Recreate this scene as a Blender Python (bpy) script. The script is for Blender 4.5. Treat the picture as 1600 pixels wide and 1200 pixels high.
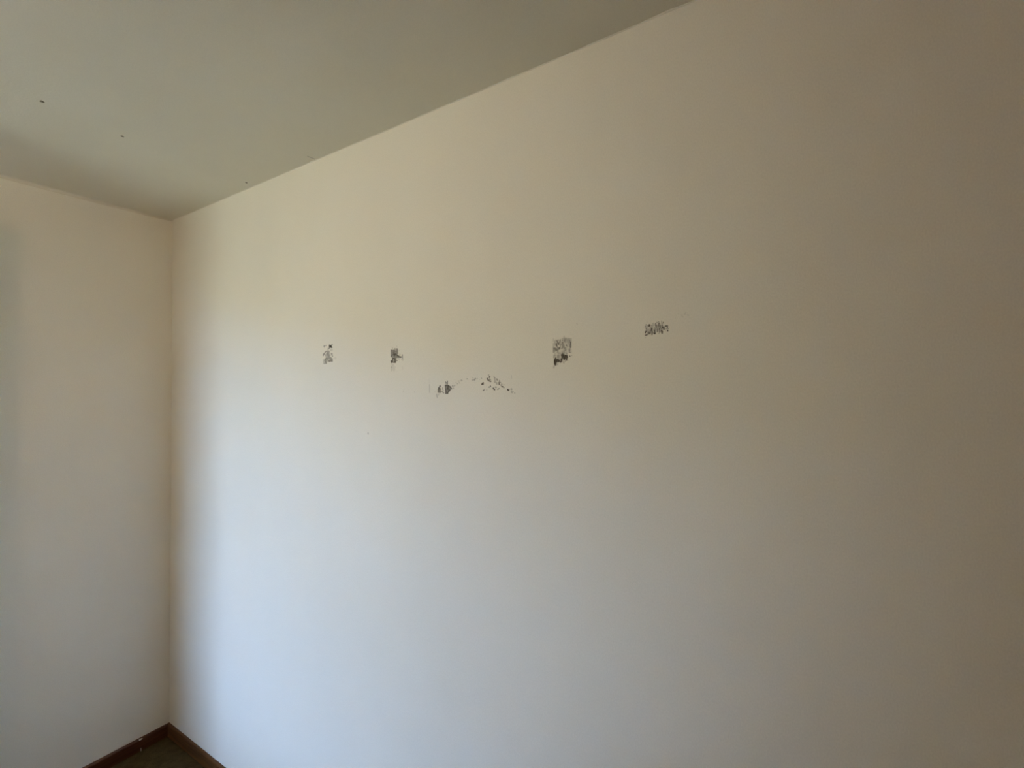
import bpy, bmesh, math, random
from mathutils import Vector, Matrix, noise

for o in list(bpy.data.objects):
    bpy.data.objects.remove(o, do_unlink=True)
scene = bpy.context.scene
COL = scene.collection

# ------------------------------------------------------------------ camera
# world: the room corner is the origin, the long wall runs along +X (y = 0),
# the window wall runs along -Y (x = 0), z is up, metres.
CAM = Vector((2.5682, -1.0388, 1.6158))
YAW, PITCH, ROLL, FPX = 2.129367, 0.014745, -0.004133, 732.83
F = Vector((math.cos(YAW) * math.cos(PITCH), math.sin(YAW) * math.cos(PITCH), math.sin(PITCH)))
R0 = F.cross(Vector((0, 0, 1))).normalized()
U0 = R0.cross(F)
RT = R0 * math.cos(ROLL) + U0 * math.sin(ROLL)
UP = -R0 * math.sin(ROLL) + U0 * math.cos(ROLL)
cam_data = bpy.data.cameras.new('camera')
cam = bpy.data.objects.new('camera', cam_data)
COL.objects.link(cam)
cam_data.sensor_fit = 'HORIZONTAL'
cam_data.sensor_width = 36.0
cam_data.lens = 36.0 * FPX / 1600.0
cam_data.clip_start = 0.02
M = Matrix((RT, UP, -F)).transposed().to_4x4()
M.translation = CAM
cam.matrix_world = M
scene.camera = cam

# ------------------------------------------------------------------ overcast sky, exposure
SKY = (0.50, 0.69, 1.09)
SKY_STRENGTH = 3.4
EXPOSURE = 3.0

world = bpy.data.worlds.new('sky')
scene.world = world
world.use_nodes = True
bg = world.node_tree.nodes['Background']
bg.inputs['Color'].default_value = (*SKY, 1)
bg.inputs['Strength'].default_value = SKY_STRENGTH

vs = scene.view_settings
vs.view_transform = 'Standard'
vs.look = 'None'
vs.exposure = EXPOSURE
vs.gamma = 1.0
vs.use_curve_mapping = False
scene.cycles.max_bounces = 12
scene.cycles.diffuse_bounces = 7
scene.cycles.transparent_max_bounces = 12
scene.cycles.use_denoising = True
scene.cycles.use_light_tree = False

# ------------------------------------------------------------------ room measures
H = 2.44                     # ceiling height
LX, LY = 4.8, 2.011  # room size
WT = 0.10  # thickness of the outer wall
WIN_A, WIN_B = 0.459, 1.138  # window opening in the wall opposite the marked wall, along x
WIN_Z0, WIN_Z1 = 0.739, 2.233
CLOSET_P, CLOSET_D = 0.505, 0.90  # folded-open closet door on the left wall: projection, distance from the marked wall
CLOSET_H = 2.289
GROUND_SLOPE = 0.544  # how much higher the bank is toward -x
GROUND_RISE = 4.124  # height of the bank outside
BH, BT = 0.056, 0.012        # baseboard height, thickness


# ------------------------------------------------------------------ material helpers
def new_mat(name):
    m = bpy.data.materials.new(name)
    m.use_nodes = True
    nt = m.node_tree
    b = nt.nodes['Principled BSDF']
    return m, nt, b


def node(nt, kind, **vals):
    n = nt.nodes.new(kind)
    for k, v in vals.items():
        if k in n.inputs:
            n.inputs[k].default_value = v
        else:
            setattr(n, k, v)
    return n


def paint_nodes(nt, color, amount=0.05, scale=(1, 1, 1)):
    """rolled wall paint: faint tonal variation plus fine orange-peel relief"""
    tc = node(nt, 'ShaderNodeTexCoord')
    mp = node(nt, 'ShaderNodeMapping')
    mp.inputs['Scale'].default_value = scale
    nt.links.new(tc.outputs['Object'], mp.inputs['Vector'])
    n1 = node(nt, 'ShaderNodeTexNoise', Scale=2.3, Detail=3.0, Roughness=0.55)
    nt.links.new(mp.outputs['Vector'], n1.inputs['Vector'])
    ramp = node(nt, 'ShaderNodeMapRange')
    ramp.inputs['From Min'].default_value = 0.3
    ramp.inputs['From Max'].default_value = 0.7
    ramp.inputs['To Min'].default_value = 1 - amount
    ramp.inputs['To Max'].default_value = 1.0
    nt.links.new(n1.outputs['Fac'], ramp.inputs['Value'])
    n3 = node(nt, 'ShaderNodeTexNoise', Scale=420.0, Detail=1.0)
    nt.links.new(mp.outputs['Vector'], n3.inputs['Vector'])
    grain = node(nt, 'ShaderNodeMapRange')
    grain.inputs['From Min'].default_value = 0.25
    grain.inputs['From Max'].default_value = 0.75
    grain.inputs['To Min'].default_value = 0.965
    grain.inputs['To Max'].default_value = 1.035
    nt.links.new(n3.outputs['Fac'], grain.inputs['Value'])
    both = node(nt, 'ShaderNodeMath', operation='MULTIPLY')
    nt.links.new(ramp.outputs['Result'], both.inputs[0])
    nt.links.new(grain.outputs['Result'], both.inputs[1])
    mul = node(nt, 'ShaderNodeVectorMath', operation='SCALE')
    mul.inputs[0].default_value = color
    nt.links.new(both.outputs['Value'], mul.inputs['Scale'])
    n2 = node(nt, 'ShaderNodeTexNoise', Scale=170.0, Detail=2.0)
    nt.links.new(mp.outputs['Vector'], n2.inputs['Vector'])
    bump = node(nt, 'ShaderNodeBump', Strength=0.22, Distance=0.0015)
    nt.links.new(n2.outputs['Fac'], bump.inputs['Height'])
    return mul.outputs['Vector'], bump.outputs['Normal']


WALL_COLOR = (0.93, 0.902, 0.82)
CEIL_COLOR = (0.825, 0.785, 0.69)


def make_paint(name, color, rough, amount, scale=(1, 1, 1)):
    m, nt, b = new_mat(name)
    c, nrm = paint_nodes(nt, color, amount, scale)
    nt.links.new(c, b.inputs['Base Color'])
    nt.links.new(nrm, b.inputs['Normal'])
    b.inputs['Roughness'].default_value = rough
    b.inputs['Specular IOR Level'].default_value = 0.25
    return m


M_WALL = make_paint('wall_paint', WALL_COLOR, 0.62, 0.035, (1, 1, 0.6))
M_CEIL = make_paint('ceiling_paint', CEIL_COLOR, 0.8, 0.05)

# stain: wall paint worn / covered by dark residue; the 'amount' attribute is how much is stuck there
M_STAIN, nt, b = new_mat('dark_residue')
c, nrm = paint_nodes(nt, WALL_COLOR, 0.035, (1, 1, 0.6))
at = node(nt, 'ShaderNodeAttribute', attribute_name='amount')
tc = node(nt, 'ShaderNodeTexCoord')
mp = node(nt, 'ShaderNodeMapping')
mp.inputs['Scale'].default_value = (420, 420, 130)
nt.links.new(tc.outputs['Object'], mp.inputs['Vector'])
ns = node(nt, 'ShaderNodeTexNoise', Scale=1.0, Detail=2.0)
nt.links.new(mp.outputs['Vector'], ns.inputs['Vector'])
mr = node(nt, 'ShaderNodeMapRange')
mr.inputs['From Min'].default_value = 0.3
mr.inputs['From Max'].default_value = 0.7
mr.inputs['To Min'].default_value = 0.82
mr.inputs['To Max'].default_value = 1.12
nt.links.new(ns.outputs['Fac'], mr.inputs['Value'])
mm = node(nt, 'ShaderNodeMath', operation='MULTIPLY', use_clamp=True)
nt.links.new(at.outputs['Fac'], mm.inputs[0])
nt.links.new(mr.outputs['Result'], mm.inputs[1])
mix = node(nt, 'ShaderNodeMix', data_type='RGBA')
nt.links.new(mm.outputs['Value'], mix.inputs['Factor'])
nt.links.new(c, mix.inputs['A'])
mix.inputs['B'].default_value = (0.052, 0.041, 0.028, 1)
nt.links.new(mix.outputs['Result'], b.inputs['Base Color'])
b.inputs['Roughness'].default_value = 0.75
b.inputs['Specular IOR Level'].default_value = 0.2

M_SPOT, nt, b = new_mat('rust_spot')
b.inputs['Base Color'].default_value = (0.16, 0.14, 0.10, 1)
b.inputs['Roughness'].default_value = 0.8

M_WHITE, nt, b = new_mat('white_paint_fleck')
b.inputs['Base Color'].default_value = (0.62, 0.58, 0.52, 1)
b.inputs['Roughness'].default_value = 0.6


def make_wood(name, dark, light, axis):
    m, nt, b = new_mat(name)
    tc = node(nt, 'ShaderNodeTexCoord')
    mp = node(nt, 'ShaderNodeMapping')
    s = [55.0, 55.0, 55.0]
    s[axis] = 3.0
    mp.inputs['Scale'].default_value = s
    nt.links.new(tc.outputs['Object'], mp.inputs['Vector'])
    n = node(nt, 'ShaderNodeTexNoise', Scale=1.6, Detail=5.0, Roughness=0.6, Distortion=0.4)
    nt.links.new(mp.outputs['Vector'], n.inputs['Vector'])
    r = node(nt, 'ShaderNodeValToRGB')
    r.color_ramp.elements[0].position = 0.33
    r.color_ramp.elements[0].color = (*dark, 1)
    r.color_ramp.elements[1].position = 0.68
    r.color_ramp.elements[1].color = (*light, 1)
    nt.links.new(n.outputs['Fac'], r.inputs['Fac'])
    nt.links.new(r.outputs['Color'], b.inputs['Base Color'])
    bp = node(nt, 'ShaderNodeBump', Strength=0.2, Distance=0.001)
    nt.links.new(n.outputs['Fac'], bp.inputs['Height'])
    nt.links.new(bp.outputs['Normal'], b.inputs['Normal'])
    b.inputs['Roughness'].default_value = 0.42
    return m


M_WOOD_X = make_wood('stained_wood_along_x', (0.050, 0.018, 0.005), (0.150, 0.066, 0.017), 0)  # lighter and yellower than the other woods: window light and wear in the colour
M_WOOD_Y = make_wood('stained_wood_along_y', (0.045, 0.012, 0.004), (0.105, 0.036, 0.010), 1)
M_WOOD_Z = make_wood('stained_wood_upright', (0.045, 0.012, 0.004), (0.105, 0.036, 0.010), 2)

M_CARPET, nt, b = new_mat('brown_carpet')
tc = node(nt, 'ShaderNodeTexCoord')
n1 = node(nt, 'ShaderNodeTexNoise', Scale=26.0, Detail=4.0, Roughness=0.7)
n2 = node(nt, 'ShaderNodeTexNoise', Scale=260.0, Detail=2.0)
for n in (n1, n2):
    nt.links.new(tc.outputs['Object'], n.inputs['Vector'])
r = node(nt, 'ShaderNodeValToRGB')
r.color_ramp.elements[0].position = 0.3
r.color_ramp.elements[0].color = (0.060, 0.045, 0.020, 1)
r.color_ramp.elements[1].position = 0.7
r.color_ramp.elements[1].color = (0.105, 0.080, 0.038, 1)
nt.links.new(n1.outputs['Fac'], r.inputs['Fac'])
nt.links.new(r.outputs['Color'], b.inputs['Base Color'])
bp = node(nt, 'ShaderNodeBump', Strength=0.9, Distance=0.006)
nt.links.new(n2.outputs['Fac'], bp.inputs['Height'])
nt.links.new(bp.outputs['Normal'], b.inputs['Normal'])
b.inputs['Roughness'].default_value = 1.0
b.inputs['Specular IOR Level'].default_value = 0.05

M_GROUND, nt, b = new_mat('dry_grass_ground')
tc = node(nt, 'ShaderNodeTexCoord')
n1 = node(nt, 'ShaderNodeTexNoise', Scale=0.8, Detail=5.0)
nt.links.new(tc.outputs['Object'], n1.inputs['Vector'])
r = node(nt, 'ShaderNodeValToRGB')
r.color_ramp.elements[0].position = 0.3
r.color_ramp.elements[0].color = (0.31, 0.245, 0.125, 1)
r.color_ramp.elements[1].position = 0.7
r.color_ramp.elements[1].color = (0.41, 0.325, 0.175, 1)
nt.links.new(n1.outputs['Fac'], r.inputs['Fac'])
nt.links.new(r.outputs['Color'], b.inputs['Base Color'])
b.inputs['Roughness'].default_value = 1.0

M_SASH, nt, b = new_mat('white_window_sash')
b.inputs['Base Color'].default_value = (0.75, 0.75, 0.73, 1)
b.inputs['Roughness'].default_value = 0.4

M_GLASS, nt, b = new_mat('window_glass')
nt.nodes.remove(b)
out = nt.nodes['Material Output']
tr = node(nt, 'ShaderNodeBsdfTransparent')
tr.inputs['Color'].default_value = (0.95, 0.97, 0.96, 1)
gl = node(nt, 'ShaderNodeBsdfGlossy')
gl.inputs['Roughness'].default_value = 0.02
fr = node(nt, 'ShaderNodeFresnel', IOR=1.45)
mx = node(nt, 'ShaderNodeMixShader')
nt.links.new(fr.outputs['Fac'], mx.inputs['Fac'])
nt.links.new(tr.outputs['BSDF'], mx.inputs[1])
nt.links.new(gl.outputs['BSDF'], mx.inputs[2])
nt.links.new(mx.outputs['Shader'], out.inputs['Surface'])


# ------------------------------------------------------------------ mesh helpers
def bm_box(bm, a, b):
    x0, y0, z0 = [min(p, q) for p, q in zip(a, b)]
    x1, y1, z1 = [max(p, q) for p, q in zip(a, b)]
    v = [bm.verts.new(p) for p in ((x0, y0, z0), (x1, y0, z0), (x1, y1, z0), (x0, y1, z0),
                                   (x0, y0, z1), (x1, y0, z1), (x1, y1, z1), (x0, y1, z1))]
    for f in ((0, 3, 2, 1), (4, 5, 6, 7), (0, 1, 5, 4), (1, 2, 6, 5), (2, 3, 7, 6), (3, 0, 4, 7)):
        bm.faces.new([v[i] for i in f])


def link(name, bm, mat, parent=None, smooth=False, bevel=0.0):
    me = bpy.data.meshes.new(name)
    bm.normal_update()
    bm.to_mesh(me)
    bm.free()
    me.materials.append(mat)
    if smooth:
        for p in me.polygons:
            p.use_smooth = True
    o = bpy.data.objects.new(name, me)
    COL.objects.link(o)
    if parent:
        o.parent = parent
    if bevel:
        md = o.modifiers.new('bevel', 'BEVEL')
        md.width = bevel
        md.segments = 2
    return o


def box_obj(name, a, b, mat, parent=None, bevel=0.0):
    bm = bmesh.new()
    bm_box(bm, a, b)
    return link(name, bm, mat, parent, bevel=bevel)


def structure(o, label, category):
    o['kind'] = 'structure'
    o['label'] = label
    o['category'] = category
    return o


def ray(px, py):
    return (F + RT * ((px - 800) / FPX) - UP * ((py - 600) / FPX)).normalized()


def on_plane(px, py, axis, value):
    d = ray(px, py)
    return CAM + d * ((value - CAM[axis]) / d[axis])


# ------------------------------------------------------------------ room shell
G = 0.72 + 0.1               # the slabs reach over the closet
CLX_FLOOR = 0.72
floor = structure(box_obj('floor', (-CLX_FLOOR, 0.0, -0.12), (LX, -LY, 0.0), M_CARPET),
                  'dull brown carpeted floor showing in the bottom corner', 'floor')

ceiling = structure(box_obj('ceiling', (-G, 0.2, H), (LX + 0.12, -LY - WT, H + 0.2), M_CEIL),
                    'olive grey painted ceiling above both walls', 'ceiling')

wall_right = structure(box_obj('wall_right', (-0.12, 0, -0.12), (LX + 0.12, 0.2, H), M_WALL),
                       'long white painted wall carrying the dark residue marks', 'wall')

CL0, CL1, CLZ, CLX = CLOSET_D - 0.012, CLOSET_D + 1.10, CLOSET_H + 0.02, 0.72     # closet opening in the left wall, closet depth
CL1 = min(CL1, LY - 0.25)
bm = bmesh.new()
bm_box(bm, (-0.12, 0, -0.12), (0, -CL0, H))
bm_box(bm, (-0.12, -CL0, CLZ), (0, -CL1, H))
bm_box(bm, (-0.12, -CL1, -0.12), (0, -LY - WT, H))
bm_box(bm, (-CLX - 0.1, -CL0 + 0.15, -0.12), (-CLX, -CL1 - 0.15, H))          # inside of the closet
bm_box(bm, (-CLX, -CL0 + 0.2, -0.12), (-0.12, -CL0 + 0.1, H))
bm_box(bm, (-CLX, -CL1 - 0.1, -0.12), (-0.12, -CL1 - 0.2, H))
wall_left = structure(link('wall_left', bm, M_WALL),
                      'dim plain wall left of the room corner', 'wall')
structure(box_obj('wall_back', (LX, 0, -0.12), (LX + 0.12, -LY - WT, H), M_WALL),
          'plain painted wall behind the viewer', 'wall')
bm = bmesh.new()
bm_box(bm, (0, -LY, -0.12), (WIN_A, -LY - WT, H))
bm_box(bm, (WIN_B, -LY, -0.12), (LX, -LY - WT, H))
bm_box(bm, (WIN_A, -LY, -0.12), (WIN_B, -LY - WT, WIN_Z0))
bm_box(bm, (WIN_A, -LY, WIN_Z1), (WIN_B, -LY - WT, H))
structure(link('wall_near', bm, M_WALL), 'plain painted window wall opposite the marked wall', 'wall')
# soft plaster joint where the ceiling meets the left wall
bm = bmesh.new()
rows = []
N = 60
rnd = random.Random(4)
for i in range(N + 1):
    y = -LY * i / N
    rad = 0.011 + 0.004 * noise.noise(Vector((y * 3.1, 0.3, 0))) + 0.002 * noise.noise(Vector((y * 14, 2.3, 0)))
    rad *= min(1.0, 0.35 + (-y) * 6)
    row = []
    for k in range(9):
        a = math.pi / 2 * k / 8
        row.append(bm.verts.new((rad - rad * math.cos(a) + 0.0002, y, H - rad + rad * math.sin(a) - 0.0002)))
    rows.append(row)
for i in range(N):
    for k in range(8):
        bm.faces.new((rows[i][k], rows[i][k + 1], rows[i + 1][k + 1], rows[i + 1][k]))
joint = link('plaster_joint', bm, M_CEIL, ceiling, smooth=True)

# wall paint brushed unevenly a few millimetres onto the ceiling
bm = bmesh.new()
prev = None
n = 520
for i in range(n + 1):
    x = 0.015 + (LX - 0.03) * (i / n)
    w = 0.0045 + 0.004 * noise.noise(Vector((x * 5, 0, 0))) + 0.0035 * noise.noise(Vector((x * 17, 5, 0))) \
        + 0.0018 * noise.noise(Vector((x * 60, 9, 0)))
    w = max(0.0008, w * 0.62)
    a = bm.verts.new((x, -0.0, H - 0.0012))
    c_ = bm.verts.new((x, -w, H - 0.0010))
    d_ = bm.verts.new((x, -w - 0.0004, H))
    if prev:
        bm.faces.new((prev[0], prev[1], c_, a))
        bm.faces.new((prev[1], prev[2], d_, c_))
    prev = (a, c_, d_)
link('paint_edge', bm, M_WALL, wall_right, smooth=True)


# ------------------------------------------------------------------ baseboards (stained wood, eased top edge, mitred)
def baseboard(name, p0, p1, inward, mat, label, m0=1, m1=1):
    """profile swept from p0 to p1 along the wall; inward = direction into the room; m0/m1 = mitre at the ends"""
    p0, p1, inward = Vector(p0), Vector(p1), Vector(inward)
    along = (p1 - p0).normalized()
    prof = [(0.0005, 0.0), (BT, 0.0), (BT, BH - 0.010), (BT - 0.0012, BH - 0.005), (BT - 0.004, BH - 0.0012), (BT - 0.0075, BH), (0.0005, BH)]
    bm = bmesh.new()
    A = [bm.verts.new(p0 + inward * d + along * (d * m0) + Vector((0, 0, z))) for d, z in prof]
    B = [bm.verts.new(p1 + inward * d - along * (d * m1) + Vector((0, 0, z))) for d, z in prof]
    k = len(prof)
    for i in range(k):
        bm.faces.new((A[i], A[(i + 1) % k], B[(i + 1) % k], B[i]))
    bm.faces.new(A[::-1])
    bm.faces.new(B)
    bmesh.ops.recalc_face_normals(bm, faces=bm.faces)
    return structure(link(name, bm, mat), label, 'baseboard')


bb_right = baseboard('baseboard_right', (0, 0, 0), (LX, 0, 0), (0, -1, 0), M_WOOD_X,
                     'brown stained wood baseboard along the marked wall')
bb_left = baseboard('baseboard_left', (0, 0, 0), (0, -CL0 + 0.045, 0), (1, 0, 0), M_WOOD_Y,
                    'dark reddish wood baseboard with white paint flecks', 1, 0)
baseboard('baseboard_back', (LX, 0, 0), (LX, -LY, 0), (-1, 0, 0), M_WOOD_Y, 'wood baseboard behind the viewer')
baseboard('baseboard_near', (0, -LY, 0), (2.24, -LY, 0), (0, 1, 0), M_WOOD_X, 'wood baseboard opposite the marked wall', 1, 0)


def fleck(name, pts, axis, value, depth, sign, mat, parent):
    """small raised chip with the given picture outline, lying on the plane axis = value"""
    bm = bmesh.new()
    base, top = [], []
    for px, py in pts:
        p = on_plane(px, py, axis, value)
        base.append(bm.verts.new(p))
        q = p.copy()
        q[axis] += sign * depth
        top.append(bm.verts.new(q))
    k = len(pts)
    bm.faces.new(top)
    for i in range(k):
        bm.faces.new((base[i], base[(i + 1) % k], top[(i + 1) % k], top[i]))
    bmesh.ops.recalc_face_normals(bm, faces=bm.faces)
    return link(name, bm, mat, parent)


fleck('paint_fleck', [(216.5, 1155.8), (219, 1154.2), (222, 1153), (221.8, 1154), (219, 1156), (217, 1156.8)], 0, BT - 0.004, 0.0045, 1, M_WHITE, bb_left)
fleck('paint_fleck', [(219.6, 1169), (220.7, 1168.6), (220.9, 1172), (220.5, 1174.2), (219.7, 1173.8)], 0, BT, 0.0006, 1, M_WHITE, bb_left)


# ------------------------------------------------------------------ dark residue marks on the long wall
def seg_dist(px, py, x0, y0, x1, y1):
    dx, dy = x1 - x0, y1 - y0
    l2 = dx * dx + dy * dy
    t = 0 if l2 == 0 else max(0, min(1, ((px - x0) * dx + (py - y0) * dy) / l2))
    return math.hypot(px - x0 - t * dx, py - y0 - t * dy)


def in_poly(px, py, poly):
    inside = False
    j = len(poly) - 1
    for i in range(len(poly)):
        xi, yi = poly[i]
        xj, yj = poly[j]
        if (yi > py) != (yj > py) and px < (xj - xi) * (py - yi) / (yj - yi) + xi:
            inside = not inside
        j = i
    return inside


def poly_sd(px, py, poly):
    d = min(seg_dist(px, py, *poly[i - 1], *poly[i]) for i in range(len(poly)))
    return -d if in_poly(px, py, poly) else d


def sstep(a, b_, x):
    t = max(0, min(1, (x - a) / (b_ - a)))
    return t * t * (3 - 2 * t)


SOFT = 0.45        # softness of the smear edges, in photo pixels


def mark(name, sheets, label, parent=None, step=0.5):
    """sheets: list of (origin, scale, strokes, polys, erasers, extent) in enlarged photo coordinates.
    Everything is carried over onto the wall surface and built there as a thin raised film."""
    items = []
    xs, ys = [], []
    for (ox, oy), s, strokes, polys, erasers in sheets:
        for st in strokes:
            if len(st) == 4:
                x0, y0, r, a = st
                x1, y1 = x0, y0
            else:
                x0, y0, x1, y1, r, a = st
            items.append(('s', ox + x0 / s, oy + y0 / s, ox + x1 / s, oy + y1 / s, r / s, a))
            xs += [ox + x0 / s, ox + x1 / s]
            ys += [oy + y0 / s, oy + y1 / s]
        for pl, a in polys:
            P = [(ox + x / s, oy + y / s) for x, y in pl]
            items.append(('p', P, a))
            xs += [p[0] for p in P]
            ys += [p[1] for p in P]
        for x0, y0, x1, y1, r, a in erasers:
            items.append(('e', ox + x0 / s, oy + y0 / s, ox + x1 / s, oy + y1 / s, r / s, a))
    X0, X1, Y0, Y1 = min(xs) - 3, max(xs) + 3, min(ys) - 3, max(ys) + 3
    nx, ny = int((X1 - X0) / step) + 1, int((Y1 - Y0) / step) + 1
    dens = [[0.0] * (nx + 1) for _ in range(ny + 1)]

    def rng(lo, hi, base, n):
        return max(0, int((lo - base) / step)), min(n, int((hi - base) / step) + 1)

    for it in items:
        if it[0] == 'p':
            P, a = it[1], it[2]
            i0, i1 = rng(min(p[0] for p in P) - 1.5, max(p[0] for p in P) + 1.5, X0, nx)
            j0, j1 = rng(min(p[1] for p in P) - 1.5, max(p[1] for p in P) + 1.5, Y0, ny)
            for j in range(j0, j1 + 1):
                for i in range(i0, i1 + 1):
                    d = poly_sd(X0 + i * step, Y0 + j * step, P)
                    v = a * (1 - sstep(-SOFT * 1.4, SOFT * 1.2, d))
                    if a < 0.5 and v > 0:      # thin haze: dragged into upright streaks, ragged at its rim
                        q = noise.noise(Vector(((X0 + i * step) * 0.55, (Y0 + j * step) * 0.16, a))) \
                            + 0.5 * noise.noise(Vector(((X0 + i * step) * 1.3, (Y0 + j * step) * 0.4, 7.0)))
                        v *= max(0.0, min(2.0, 0.95 + 1.5 * q)) * sstep(0.0, 2.6, -d)
                    if v > dens[j][i]:
                        dens[j][i] = v
        elif it[0] == 's':
            _, x0, y0, x1, y1, r, a = it
            m_ = r + 1.5
            i0, i1 = rng(min(x0, x1) - m_, max(x0, x1) + m_, X0, nx)
            j0, j1 = rng(min(y0, y1) - m_, max(y0, y1) + m_, Y0, ny)
            for j in range(j0, j1 + 1):
                for i in range(i0, i1 + 1):
                    d = seg_dist(X0 + i * step, Y0 + j * step, x0, y0, x1, y1)
                    v = a * (1 - sstep(max(0, r - SOFT), r + SOFT, d))
                    if v > dens[j][i]:
                        dens[j][i] = v
    for it in items:
        if it[0] == 'e':
            _, x0, y0, x1, y1, r, a = it
            for j in range(ny + 1):
                for i in range(nx + 1):
                    d = seg_dist(X0 + i * step, Y0 + j * step, x0, y0, x1, y1)
                    if d < r + 1:
                        dens[j][i] *= 1 - a * (1 - sstep(max(0, r - 0.8), r + 0.8, d))
    verts, faces, amt, idx = [], [], [], {}

    def vert(i, j):
        if (i, j) not in idx:
            p = on_plane(X0 + i * step, Y0 + j * step, 1, 0.0)
            d = dens[j][i]
            p.y = -(0.00015 + 0.0006 * d)
            idx[(i, j)] = len(verts)
            verts.append(p)
            amt.append(d)
        return idx[(i, j)]

    for j in range(ny):
        for i in range(nx):
            if max(dens[j][i], dens[j][i + 1], dens[j + 1][i], dens[j + 1][i + 1]) > 0.03:
                faces.append((vert(i, j), vert(i, j + 1), vert(i + 1, j + 1), vert(i + 1, j)))
    # put the origin on the wall at the mark's centre
    cx = sum(v.x for v in verts) / len(verts)
    cz = sum(v.z for v in verts) / len(verts)
    off = Vector((cx, 0, cz))
    me = bpy.data.meshes.new(name)
    me.from_pydata([tuple(v - off) for v in verts], [], faces)
    att = me.attributes.new('amount', 'FLOAT', 'POINT')
    att.data.foreach_set('value', amt)
    me.materials.append(M_STAIN)
    for p in me.polygons:
        p.use_smooth = True
    o = bpy.data.objects.new(name, me)
    o.location = off
    COL.objects.link(o)
    if parent:
        o.parent = parent
        o.location = off - parent.location
        if label:
            o['label'] = label
    else:
        o['label'] = label
        o['category'] = 'wall mark'
        o['group'] = 'dark residue marks on the long wall'
    return o


A = ((500, 532), 30.0, [
    (195, 245, 195, 300, 18, .6), (240, 250, 290, 235, 25, .33), (215, 340, 15, .28),
    (460, 225, 460, 320, 32, .9), (500, 270, 545, 320, 34, .95), (480, 310, 35, .95), (540, 240, 575, 175, 17, .8),
    (500, 240, 525, 260, 26, .95), (385, 370, 440, 370, 18, .65), (500, 450, 560, 440, 35, .2), (380, 450, 40, .22),
    (285, 515, 165, 650, 22, .6), (160, 650, 155, 710, 20, .7), (190, 600, 235, 680, 20, .62), (300, 510, 420, 520, 26, .55),
    (420, 520, 400, 650, 34, .55), (360, 590, 420, 800, 42, .6), (450, 690, 40, .5), (280, 710, 320, 720, 35, .42),
    (530, 610, 590, 740, 19, .62), (580, 600, 585, 760, 12, .48), (310, 820, 230, 930, 30, .68), (230, 930, 290, 1060, 28, .68),
    (200, 1080, 280, 1070, 28, .42), (170, 960, 190, 1080, 25, .3), (320, 820, 440, 960, 38, .6), (430, 800, 540, 880, 55, .6),
    (440, 960, 560, 930, 38, .72), (565, 960, 35, .68), (160, 880, 30, .2), (720, 830, 50, .1), (640, 840, 20, .12),
], [([(200, 620), (400, 480), (580, 760), (590, 980), (150, 1100)], .34)], [(420, 890, 430, 895, 28, .45), (210, 780, 215, 800, 35, .6), (350, 1000, 360, 1020, 20, .6)])

B = ((606, 536), 25.0, [
    (135, 280, 135, 540, 17, .85), (140, 290, 240, 285, 19, .82), (280, 220, 290, 300, 20, .55), (360, 230, 365, 300, 23, .78),
    (380, 300, 385, 410, 19, .68), (170, 360, 170, 500, 42, .62), (250, 330, 250, 480, 55, .75), (320, 330, 330, 450, 42, .66),
    (240, 450, 330, 450, 38, .9), (330, 450, 430, 520, 28, .9), (430, 545, 515, 545, 26, .95), (270, 540, 380, 540, 40, .66),
    (180, 530, 40, .55), (200, 600, 280, 610, 32, .88), (190, 610, 185, 720, 24, .85), (280, 600, 290, 740, 26, .92),
    (180, 740, 300, 750, 26, .9), (140, 700, 150, 760, 24, .95), (240, 680, 20, .6), (320, 690, 365, 680, 20, .75),
    (330, 620, 30, .36), (570, 450, 570, 580, 13, .72), (585, 580, 590, 680, 10, .4), (430, 590, 440, 650, 12, .36),
    (540, 620, 540, 660, 12, .2), (150, 940, 24, .38), (150, 980, 150, 1080, 18, .22), (200, 860, 240, 1040, 50, .12),
    (440, 300, 14, .28), (470, 440, 28, .2), (185, 205, 20, .25), (350, 130, 18, .14), (465, 725, 12, .2),
    (150, 860, 200, 870, 30, .14), (300, 940, 20, .12), (580, 900, 580, 1040, 8, .1),
], [], [(300, 360, 310, 380, 14, .2)])

C1 = ((664, 588), 26.67, [
    (195, 340, 200, 680, 10, .38), (170, 100, 190, 300, 8, .1), (635, 400, 600, 470, 26, .85), (590, 470, 562, 560, 26, .9), (662, 430, 14, .6),
    (620, 500, 630, 540, 26, .98), (565, 560, 560, 650, 26, .9), (620, 560, 630, 650, 26, .92), (550, 660, 650, 665, 16, .88),
    (740, 470, 735, 560, 13, .58), (780, 580, 785, 620, 10, .36), (710, 625, 790, 695, 15, .78), (760, 560, 25, .15),
    (870, 230, 870, 280, 16, .72), (940, 190, 945, 330, 15, .82), (900, 270, 940, 270, 22, .78), (900, 320, 38, .45),
    (1140, 380, 1130, 430, 14, .5), (1235, 370, 1245, 390, 15, .52), (1170, 480, 1195, 490, 16, .4), (1190, 410, 30, .28),
    (1350, 310, 16, .45), (1435, 275, 17, .62), (1530, 170, 36, .3), (1300, 260, 20, .2), (1420, 200, 30, .15),
    (490, 740, 500, 850, 14, .42), (520, 800, 520, 900, 10, .4), (560, 760, 36, .2), (420, 650, 25, .12), (620, 730, 18, .2),
], [([(825, 350), (960, 350), (1060, 400), (1145, 520), (1075, 560), (1050, 610), (985, 680), (965, 740), (855, 740), (850, 640), (830, 480)], .92)],
    [(1035, 490, 1060, 510, 34, .22), (900, 440, 905, 500, 40, .14), (925, 580, 930, 630, 34, .16), (630, 470, 632, 472, 10, .3)])
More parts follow.
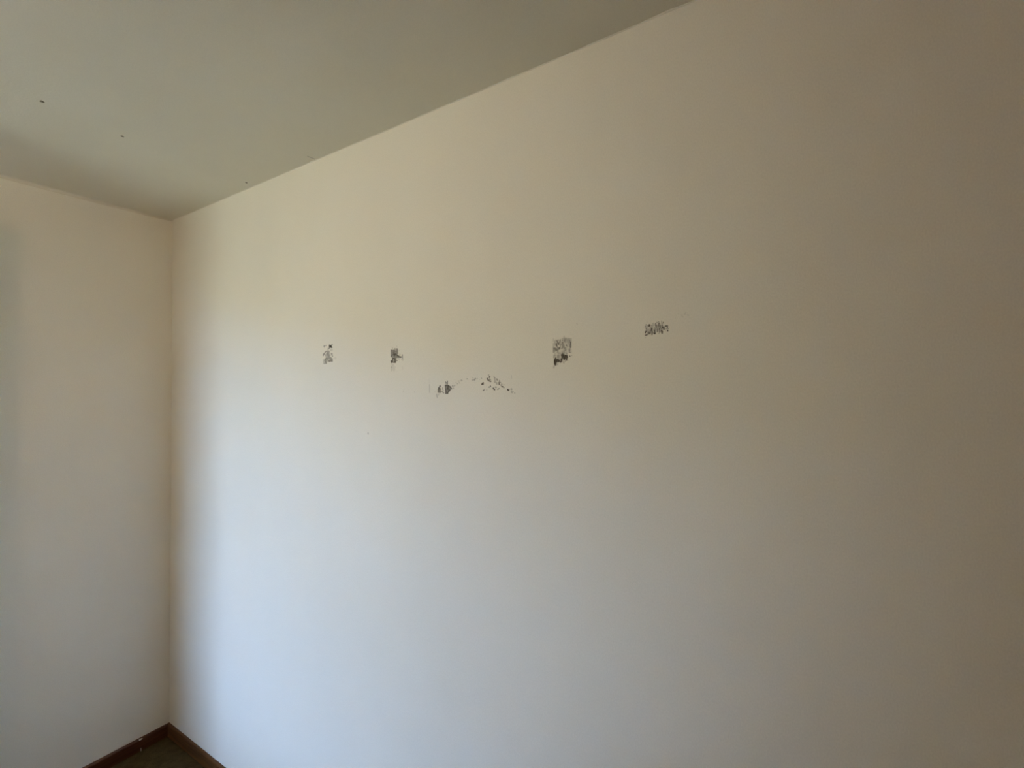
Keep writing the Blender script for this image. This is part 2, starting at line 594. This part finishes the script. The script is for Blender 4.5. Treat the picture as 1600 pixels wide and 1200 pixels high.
C2 = ((714, 580), 34.8, [
    (250, 500, 40, .3), (100, 540, 40, .15), (560, 415, 26, .5), (850, 480, 45, .28), (1010, 400, 950, 470, 33, .5), (1110, 395, 25, .25),
    (1235, 440, 20, .2), (1345, 385, 20, .48), (870, 360, 35, .15), (990, 600, 15, .12)], [], [])
C3 = ((748, 580), 25.0, [
    (150, 480, 175, 460, 30, .88), (120, 510, 180, 505, 20, .9), (110, 270, 14, .4), (180, 750, 200, 740, 20, .82), (240, 690, 210, 720, 12, .5),
    (315, 725, 17, .42), (390, 150, 24, .42), (430, 210, 415, 240, 22, .92), (335, 280, 370, 345, 22, .88), (370, 345, 460, 405, 20, .82),
    (480, 390, 18, .82), (430, 320, 32, .58), (450, 340, 30, .5), (460, 570, 465, 600, 16, .98), (410, 620, 28, .5), (575, 660, 620, 720, 22, 1),
    (670, 625, 32, .5), (740, 710, 800, 670, 17, .58), (600, 220, 625, 260, 17, .52), (630, 260, 640, 440, 26, .34), (710, 300, 725, 350, 16, .8),
    (700, 440, 710, 500, 24, .38), (810, 360, 815, 420, 15, .62), (800, 440, 805, 520, 20, .84), (850, 440, 18, .62), (900, 510, 880, 550, 28, .4),
    (915, 600, 940, 605, 26, .88), (985, 620, 985, 650, 14, .88), (990, 530, 24, .24), (1140, 715, 1165, 745, 23, .97), (1190, 720, 18, .75),
    (1280, 700, 34, .36), (1270, 800, 1310, 840, 17, .42), (1350, 800, 17, .42), (1310, 800, 30, .28), (1410, 850, 20, .46), (1285, 160, 1285, 280, 9, .18)], [], [])

D = ((860, 520), 20.0, [
    (120, 700, 110, 780, 11, .72), (235, 700, 235, 770, 16, .62), (95, 440, 95, 610, 11, .6), (140, 500, 200, 530, 32, .72), (190, 340, 190, 400, 22, .78),
    (200, 250, 265, 360, 14, .85), (265, 360, 310, 220, 15, .62), (210, 400, 220, 470, 18, .62), (280, 470, 270, 510, 20, .8), (380, 240, 18, .62),
    (385, 290, 390, 470, 13, .78), (430, 150, 430, 240, 10, .55), (500, 390, 20, .9), (500, 220, 40, .4), (450, 470, 475, 540, 26, .55),
    (330, 490, 380, 490, 18, .42), (640, 290, 640, 460, 15, .84), (600, 240, 620, 300, 24, .55), (610, 420, 25, .62), (600, 540, 595, 610, 16, .75),
    (640, 620, 13, .5), (650, 520, 650, 620, 8, .4), (610, 730, 17, .8), (670, 710, 11, .42), (420, 560, 430, 620, 28, .45), (300, 630, 18, .48), (510, 660, 16, .55),
    (420, 910, 425, 950, 11, .52), (230, 990, 18, .4), (110, 1040, 110, 1100, 14, .38), (140, 560, 28, .55), (325, 260, 330, 420, 14, .45), (90, 330, 92, 430, 8, .42),
    (90, 180, 90, 270, 6, .3), (570, 860, 10, .2), (655, 170, 655, 290, 8, .5), (430, 100, 430, 140, 14, .25), (415, 35, 420, 40, 4, .1), (1, -290, 20, .0),
    (830, -300, 14, .26), (850, -260, 10, .14),
    (150, 850, 150, 960, 32, .92), (200, 870, 265, 880, 38, .86), (345, 850, 372, 770, 24, .84), (390, 700, 500, 760, 42, .9),
], [([(85, 200), (300, 180), (420, 110), (660, 150), (660, 640), (560, 640), (550, 850), (440, 960), (320, 960), (200, 1050), (105, 1100), (90, 600)], .32),
    ([(112, 830), (150, 770), (180, 755), (200, 820), (270, 815), (290, 890), (330, 880), (325, 790), (390, 800), (330, 720), (340, 665), (400, 630), (440, 680),
      (540, 700), (545, 760), (520, 820), (540, 860), (490, 880), (480, 815), (430, 860), (400, 805), (380, 800), (370, 890), (320, 950), (280, 905), (205, 940), (185, 1030), (118, 1010)], .95)],
    [(250, 410, 255, 415, 28, .7), (150, 650, 190, 660, 45, .5), (340, 560, 380, 560, 40, .45), (545, 470, 545, 610, 28, .75), (470, 340, 480, 345, 22, .6),
     (620, 570, 622, 575, 14, .5), (150, 250, 160, 280, 40, .4), (310, 760, 300, 810, 16, .5), (340, 400, 340, 440, 14, .5), (130, 430, 140, 440, 20, .5), (290, 960, 300, 1040, 40, .4), (435, 520, 437, 525, 12, .4)])

E_ = ((1000, 496), 32.0, [
    (300, 340, 370, 420, 15, .52), (265, 440, 265, 470, 17, .78), (290, 400, 262, 520, 14, .42), (370, 430, 360, 540, 13, .52), (310, 570, 28, .68),
    (300, 690, 270, 770, 24, 1), (320, 690, 20, .92), (430, 600, 18, .52), (360, 650, 15, .42), (460, 370, 455, 450, 27, 1), (490, 370, 25, .97),
    (560, 410, 33, .5), (590, 550, 570, 640, 40, .86), (615, 600, 22, .8), (620, 680, 610, 850, 25, .82), (600, 850, 28, .92), (720, 620, 750, 780, 25, .97),
    (740, 800, 40, 1), (690, 790, 22, .8), (440, 740, 460, 800, 38, .82), (440, 820, 28, .72), (370, 850, 270, 890, 28, .78), (340, 900, 24, .62),
    (280, 1010, 25, .26), (785, 290, 785, 430, 20, .97), (850, 240, 870, 270, 20, .58), (840, 400, 850, 490, 26, .72), (940, 290, 940, 430, 20, .97),
    (930, 200, 950, 250, 18, .55), (970, 310, 22, .82), (890, 580, 880, 720, 24, .88), (985, 540, 985, 740, 23, .88), (950, 800, 24, .52),
    (760, 530, 800, 600, 50, .52), (1020, 420, 1030, 490, 32, .78), (1105, 380, 1120, 520, 22, 1), (1140, 520, 33, 1), (1080, 170, 1080, 300, 16, .5),
    (1150, 280, 1170, 240, 20, .78), (1080, 560, 28, .72), (1080, 660, 1100, 780, 32, .86), (1130, 700, 1120, 790, 22, .88), (1190, 480, 1200, 580, 38, .82),
    (1270, 430, 1380, 420, 25, .97), (1370, 440, 1370, 490, 25, 1), (1360, 550, 46, .5), (1420, 560, 20, .6), (1385, 660, 32, .97), (640, 330, 45, .25),
    (690, 270, 690, 340, 14, .32), (350, 240, 25, .16), (1350, 780, 18, .2), (950, 70, 14, .12), (790, 170, 12, .15)],
    [([(250, 340), (700, 300), (1170, 260), (1200, 470), (1420, 480), (1400, 700), (1150, 780), (770, 800), (600, 860), (260, 900)], .32)],
    [(430, 530, 440, 545, 34, .6), (335, 760, 340, 800, 22, .7), (680, 450, 680, 455, 35, .3), (915, 740, 920, 750, 18, .7), (1170, 370, 1175, 380, 28, .9),
     (1190, 650, 1260, 700, 36, .85), (520, 860, 525, 870, 28, .8), (830, 740, 832, 760, 22, .8), (670, 700, 672, 710, 14, .5), (1030, 590, 1032, 620, 12, .5), (400, 680, 402, 684, 16, .4)])
F_ = ((1045, 480), 40.0, [
    (1060, 350, 990, 460, 32, .17), (1220, 500, 50, .17), (1140, 480, 28, .16), (830, 560, 890, 610, 42, .12), (730, 300, 24, .13),
    (1055, 710, 20, .18), (420, 680, 24, .1), (600, 400, 38, .08), (1180, 340, 18, .16), (800, 500, 60, .07)], [], [])



def thicken(sheet, k):
    o_, s_, st_, po_, er_ = sheet
    return (o_, s_, [t[:-2] + (t[-2] * k, t[-1]) for t in st_], po_, er_)


A, B, C1, C2, C3, D, E_ = (thicken(sheet, k) for sheet, k in ((A, 1.18), (B, 1.12), (C1, 1.1), (C2, 1.2), (C3, 1.12), (D, 1.2), (E_, 1.16)))
mark('residue_patch', [A], 'small broken grey residue patch on the white wall, nearest the room corner')
mark('residue_patch', [B], 'solid dark residue square with a tiny side spur, second from the room corner')
arc = bpy.data.objects.new('residue_arc', None)
COL.objects.link(arc)
arc['label'] = 'long arched smear of dark residue specks, lowest mark on the wall'
arc['category'] = 'wall mark'
arc['group'] = 'dark residue marks on the long wall'
arc.location = on_plane(745, 603, 1, 0.0)
o1, s1, st1, po1, er1 = C1
mark('thin_streak', [(o1, s1, [t for t in st1 if t[0] < 300], [], [])], '', arc)
mark('small_smear', [(o1, s1, [t for t in st1 if 300 <= t[0] < 800], [], [e for e in er1 if e[0] < 800])], '', arc)
mark('dark_smear', [(o1, s1, [t for t in st1 if t[0] >= 800], po1, [e for e in er1 if e[0] >= 800])], 'dark torn end of the arch', arc)
mark('faint_streak', [C2], 'faint crown of the arch', arc)
mark('speckled_smear', [C3], 'speckled end of the arch', arc)
mark('residue_patch', [D], 'tallest streaky dark residue patch, right of the arched smear')
mark('residue_patch', [E_], 'wide mottled dark residue patch, farthest from the room corner')
mark('faint_smudge', [F_], 'pale barely visible smudge just above the farthest mottled patch')
mark('scuff', [((630, 605), 10.0, [(6, 55, 6, 68, 5, .2)], [], [])], '', wall_right)
mark('scuff', [((648, 605), 10.0, [(0, 70, 1, 80, 5, .22)], [], [])], '', wall_right)
mark('scuff', [((575, 670), 10.0, [(2, 60, 3, 82, 6, .5)], [], [])], '', wall_right)


# ------------------------------------------------------------------ small spots on the ceiling
def ceiling_spot(px, py, rad_px, mat, squash=1.0):
    c0 = on_plane(px, py, 2, H)
    rad = (on_plane(px + rad_px, py, 2, H) - c0).length
    bm = bmesh.new()
    ring = []
    for k in range(14):
        a = 2 * math.pi * k / 14
        rr = rad * (1 + 0.18 * math.sin(3 * a + px))
        ring.append(bm.verts.new((c0.x + rr * math.cos(a), c0.y + rr * squash * math.sin(a), H)))
    mid = [bm.verts.new((c0.x + (v.co.x - c0.x) * .6, c0.y + (v.co.y - c0.y) * .6, H - 0.0012)) for v in ring]
    for k in range(14):
        bm.faces.new((ring[k], mid[k], mid[(k + 1) % 14], ring[(k + 1) % 14]))
    bm.faces.new(mid[::-1])
    bmesh.ops.recalc_face_normals(bm, faces=bm.faces)
    return link('nail_spot', bm, mat, ceiling)


ceiling_spot(65.5, 158.5, 3.0, M_SPOT)
ceiling_spot(191, 213, 2.2, M_SPOT)
ceiling_spot(385, 285.5, 1.6, M_SPOT)

# little scratch of white paint on the ceiling beside the wall
fleck('paint_fleck', [(480, 243.4), (486, 245.4), (492.5, 248.2), (492, 249.4), (485.5, 246.8), (480, 244.4)], 2, H, 0.0006, -1, M_WHITE, ceiling)

# ------------------------------------------------------------------ window opposite the marked wall (behind the viewer)
win = bpy.data.objects.new('window_1', None)
COL.objects.link(win)
win.location = ((WIN_A + WIN_B) / 2, -LY, WIN_Z0)
structure(win, 'wood cased sash window lighting the room', 'window')


def wpart(name, a, b_, mat, parent=None, bevel=0.003):
    """a, b_ = (along the wall, depth into the room, height)"""
    off = win.location
    a = Vector((a[0], -LY + a[1], a[2])) - off
    b_ = Vector((b_[0], -LY + b_[1], b_[2])) - off
    return box_obj(name, a, b_, mat, win if parent is None else parent, bevel)


xg = -WT + 0.04
A0, B0 = WIN_A + 0.018, WIN_B - 0.018
wpart('jamb', (WIN_A, -WT, WIN_Z0), (A0, 0, WIN_Z1), M_WOOD_Z)
wpart('jamb', (B0, -WT, WIN_Z0), (WIN_B, 0, WIN_Z1), M_WOOD_Z)
wpart('jamb', (A0, -WT, WIN_Z1 - 0.018), (B0, 0, WIN_Z1), M_WOOD_X)
wpart('sill', (WIN_A - 0.06, -WT, WIN_Z0 - 0.02), (WIN_B + 0.06, 0.05, WIN_Z0 + 0.005), M_WOOD_X)
wpart('casing', (WIN_A - 0.05, 0, WIN_Z0 + 0.005), (WIN_A, 0.014, WIN_Z1 + 0.055), M_WOOD_Z)
wpart('casing', (WIN_B, 0, WIN_Z0 + 0.005), (WIN_B + 0.05, 0.014, WIN_Z1 + 0.055), M_WOOD_Z)
wpart('casing', (WIN_A, 0, WIN_Z1), (WIN_B, 0.014, WIN_Z1 + 0.055), M_WOOD_X)
zm = (WIN_Z0 + WIN_Z1) / 2
for z0, z1, d in ((WIN_Z0 + 0.005, zm + 0.015, xg + 0.025), (zm - 0.015, WIN_Z1 - 0.018, xg)):
    s = bpy.data.objects.new('sash', None)
    COL.objects.link(s)
    s.parent = win
    w = 0.032
    for nm, a, b_ in (('stile', (A0, d, z0), (A0 + w, d + 0.024, z1)), ('stile', (B0 - w, d, z0), (B0, d + 0.024, z1)),
                      ('rail', (A0 + w, d, z0), (B0 - w, d + 0.024, z0 + w)), ('rail', (A0 + w, d, z1 - w), (B0 - w, d + 0.024, z1))):
        wpart(nm, a, b_, M_SASH, s, 0.002)
    wpart('pane', (A0 + w - .004, d + 0.010, z0 + w - .004), (B0 - w + .004, d + 0.013, z1 - w + .004), M_GLASS, s, 0)

# ------------------------------------------------------------------ closet in the left wall, its bifold door folded open (beside the viewer)
door = bpy.data.objects.new('door_1', None)
COL.objects.link(door)
door.location = (0, -CLOSET_D, 0)
structure(door, 'white bifold closet door standing folded open', 'door')


def dpart(name, a, b_, mat, parent=None, bevel=0.003):
    off = door.location
    return box_obj(name, Vector(a) - off, Vector(b_) - off, mat, parent or door, bevel)


x0, x1 = -0.05, CLOSET_P
for k, (ya, yb) in enumerate(((-CLOSET_D, -CLOSET_D - 0.028), (-CLOSET_D - 0.032, -CLOSET_D - 0.06))):
    leaf = dpart('leaf', (x0, ya, 0.012), (x1, yb, CLOSET_H), M_WALL)
    face = ya + 0.004 if k == 0 else yb - 0.004
    base = ya if k == 0 else yb
    for z0, z1 in ((0.14, 0.95), (1.07, CLOSET_H - 0.13)):
        dpart('raised_panel', (x0 + 0.09, base, z0), (x1 - 0.09, face, z1), M_WALL, leaf, 0.003)
dpart('knob', (x1 - 0.045, -CLOSET_D - 0.06, 0.98), (x1 - 0.02, -CLOSET_D - 0.085, 1.005), M_WOOD_Z, None, 0.006)
for nm, a, b_, mat in (('casing', (0, -CL0 + 0.045, 0), (0.014, -CL0, CLZ + 0.045), M_WOOD_Z), ('casing', (0, -CL1, 0), (0.014, -CL1 - 0.045, CLZ + 0.045), M_WOOD_Z),
                       ('casing', (0, -CL0, CLZ), (0.014, -CL1, CLZ + 0.045), M_WOOD_Y)):
    dpart(nm, a, b_, mat)

# ------------------------------------------------------------------ unseen dark door added to cut bounce onto the marked wall's right end
added_door = bpy.data.objects.new('added_dark_door', None)
COL.objects.link(added_door)
DX0, DX1 = 2.30, 3.11
added_door.location = ((DX0 + DX1) / 2, -LY, 0)
structure(added_door, 'added dark stained wood door, unseen, dimming the right end of the marked wall', 'door')


def rpart(name, a, b_, mat, parent=None, bevel=0.002):
    off = added_door.location
    a = Vector((a[0], -LY + a[1], a[2])) - off
    b_ = Vector((b_[0], -LY + b_[1], b_[2])) - off
    return box_obj(name, a, b_, mat, parent or added_door, bevel)


slab = rpart('slab', (DX0, 0.0005, 0.01), (DX1, 0.012, 2.03), M_WOOD_Z)
xm = (DX0 + DX1) / 2
for xa, xb in ((DX0 + 0.11, xm - 0.05), (xm + 0.05, DX1 - 0.11)):
    for za, zb_ in ((0.22, 0.80), (0.98, 1.52), (1.64, 1.90)):
        rpart('raised_panel', (xa, 0.012, za), (xb, 0.018, zb_), M_WOOD_Z, slab, 0.005)
for nm, a, b_, mat in (('casing', (DX0 - 0.06, 0, 0), (DX0, 0.016, 2.09), M_WOOD_Z), ('casing', (DX1, 0, 0), (DX1 + 0.06, 0.016, 2.09), M_WOOD_Z),
                       ('casing', (DX0, 0, 2.03), (DX1, 0.016, 2.09), M_WOOD_X)):
    rpart(nm, a, b_, mat)
rpart('knob', (DX0 + 0.045, 0.012, 0.93), (DX0 + 0.095, 0.07, 0.98), M_SASH, slab, 0.02)

# ------------------------------------------------------------------ ground outside: flat yard rising into a bank
bm = bmesh.new()
ds = [WT + 0.05, 1, 2, 3, 4, 5, 6, 7, 8, 9, 10, 12, 14, 17, 20]
nyg = 24
rows = []
for d in ds:
    row = []
    for j in range(nyg + 1):
        x = -18 + 40 * j / nyg
        t = sstep(5.0, 13.0, d)
        lift = max(0.2, 1 - GROUND_SLOPE * (x - 1) / 10)
        row.append(bm.verts.new((x, -LY - d, -0.45 + GROUND_RISE * t * lift + 0.25 * noise.noise(Vector((x * .5, d * .5, 0))))))
    rows.append(row)
for i in range(len(ds) - 1):
    for j in range(nyg):
        bm.faces.new((rows[i][j], rows[i][j + 1], rows[i + 1][j + 1], rows[i + 1][j]))
bmesh.ops.recalc_face_normals(bm, faces=bm.faces)
structure(link('ground_outside', bm, M_GROUND, smooth=True), 'grassy yard rising to a bank outside the window', 'ground')

# ------------------------------------------------------------------ unseen ceiling bulb added as dim warm fill for corner and upper wall
LAMP_X, LAMP_Y, LAMP_Z = 1.4, -1.597, 2.36
LAMP_POWER = 1.2
LAMP_COLOR = (1.0, 0.69, 0.45)


def lathe(bm, prof, cx, cy, n=16):
    rings = []
    for r_, z in prof:
        rings.append([bm.verts.new((cx + r_ * math.cos(2 * math.pi * k / n), cy + r_ * math.sin(2 * math.pi * k / n), z)) for k in range(n)])
    for i in range(len(rings) - 1):
        for k in range(n):
            bm.faces.new((rings[i][k], rings[i][(k + 1) % n], rings[i + 1][(k + 1) % n], rings[i + 1][k]))
    bm.faces.new(rings[0][::-1])
    bm.faces.new(rings[-1])
    bmesh.ops.recalc_face_normals(bm, faces=bm.faces)


M_BULB, nt, b = new_mat('fill_bulb')
BULB_R = 0.032
b.inputs['Base Color'].default_value = (0.9, 0.85, 0.75, 1)
b.inputs['Emission Color'].default_value = (*LAMP_COLOR, 1)
b.inputs['Emission Strength'].default_value = LAMP_POWER / (4 * math.pi ** 2 * BULB_R ** 2)
lamp = bpy.data.objects.new('fill_lamp', None)
COL.objects.link(lamp)
lamp.location = (LAMP_X, LAMP_Y, H)
lamp['label'] = 'added warm fill bulb in a white ceiling lampholder, unseen'
lamp['category'] = 'lamp'
bm = bmesh.new()
lathe(bm, [(0.0575, 0.0), (0.0575, -0.010), (0.040, -0.016), (0.026, -0.020), (0.022, -0.040), (0.019, -0.042)], 0, 0)
link('lampholder', bm, M_SASH, lamp, smooth=True)
bm = bmesh.new()
zb = LAMP_Z - H
prof = [(0.013, -0.0415), (0.014, zb + 0.034)]
for k in range(1, 9):
    a = math.pi * (0.12 + 0.86 * k / 8)
    prof.append((BULB_R * math.sin(a), zb + BULB_R * math.cos(a)))
lathe(bm, prof, 0, 0)
link('bulb', bm, M_BULB, lamp, smooth=True)
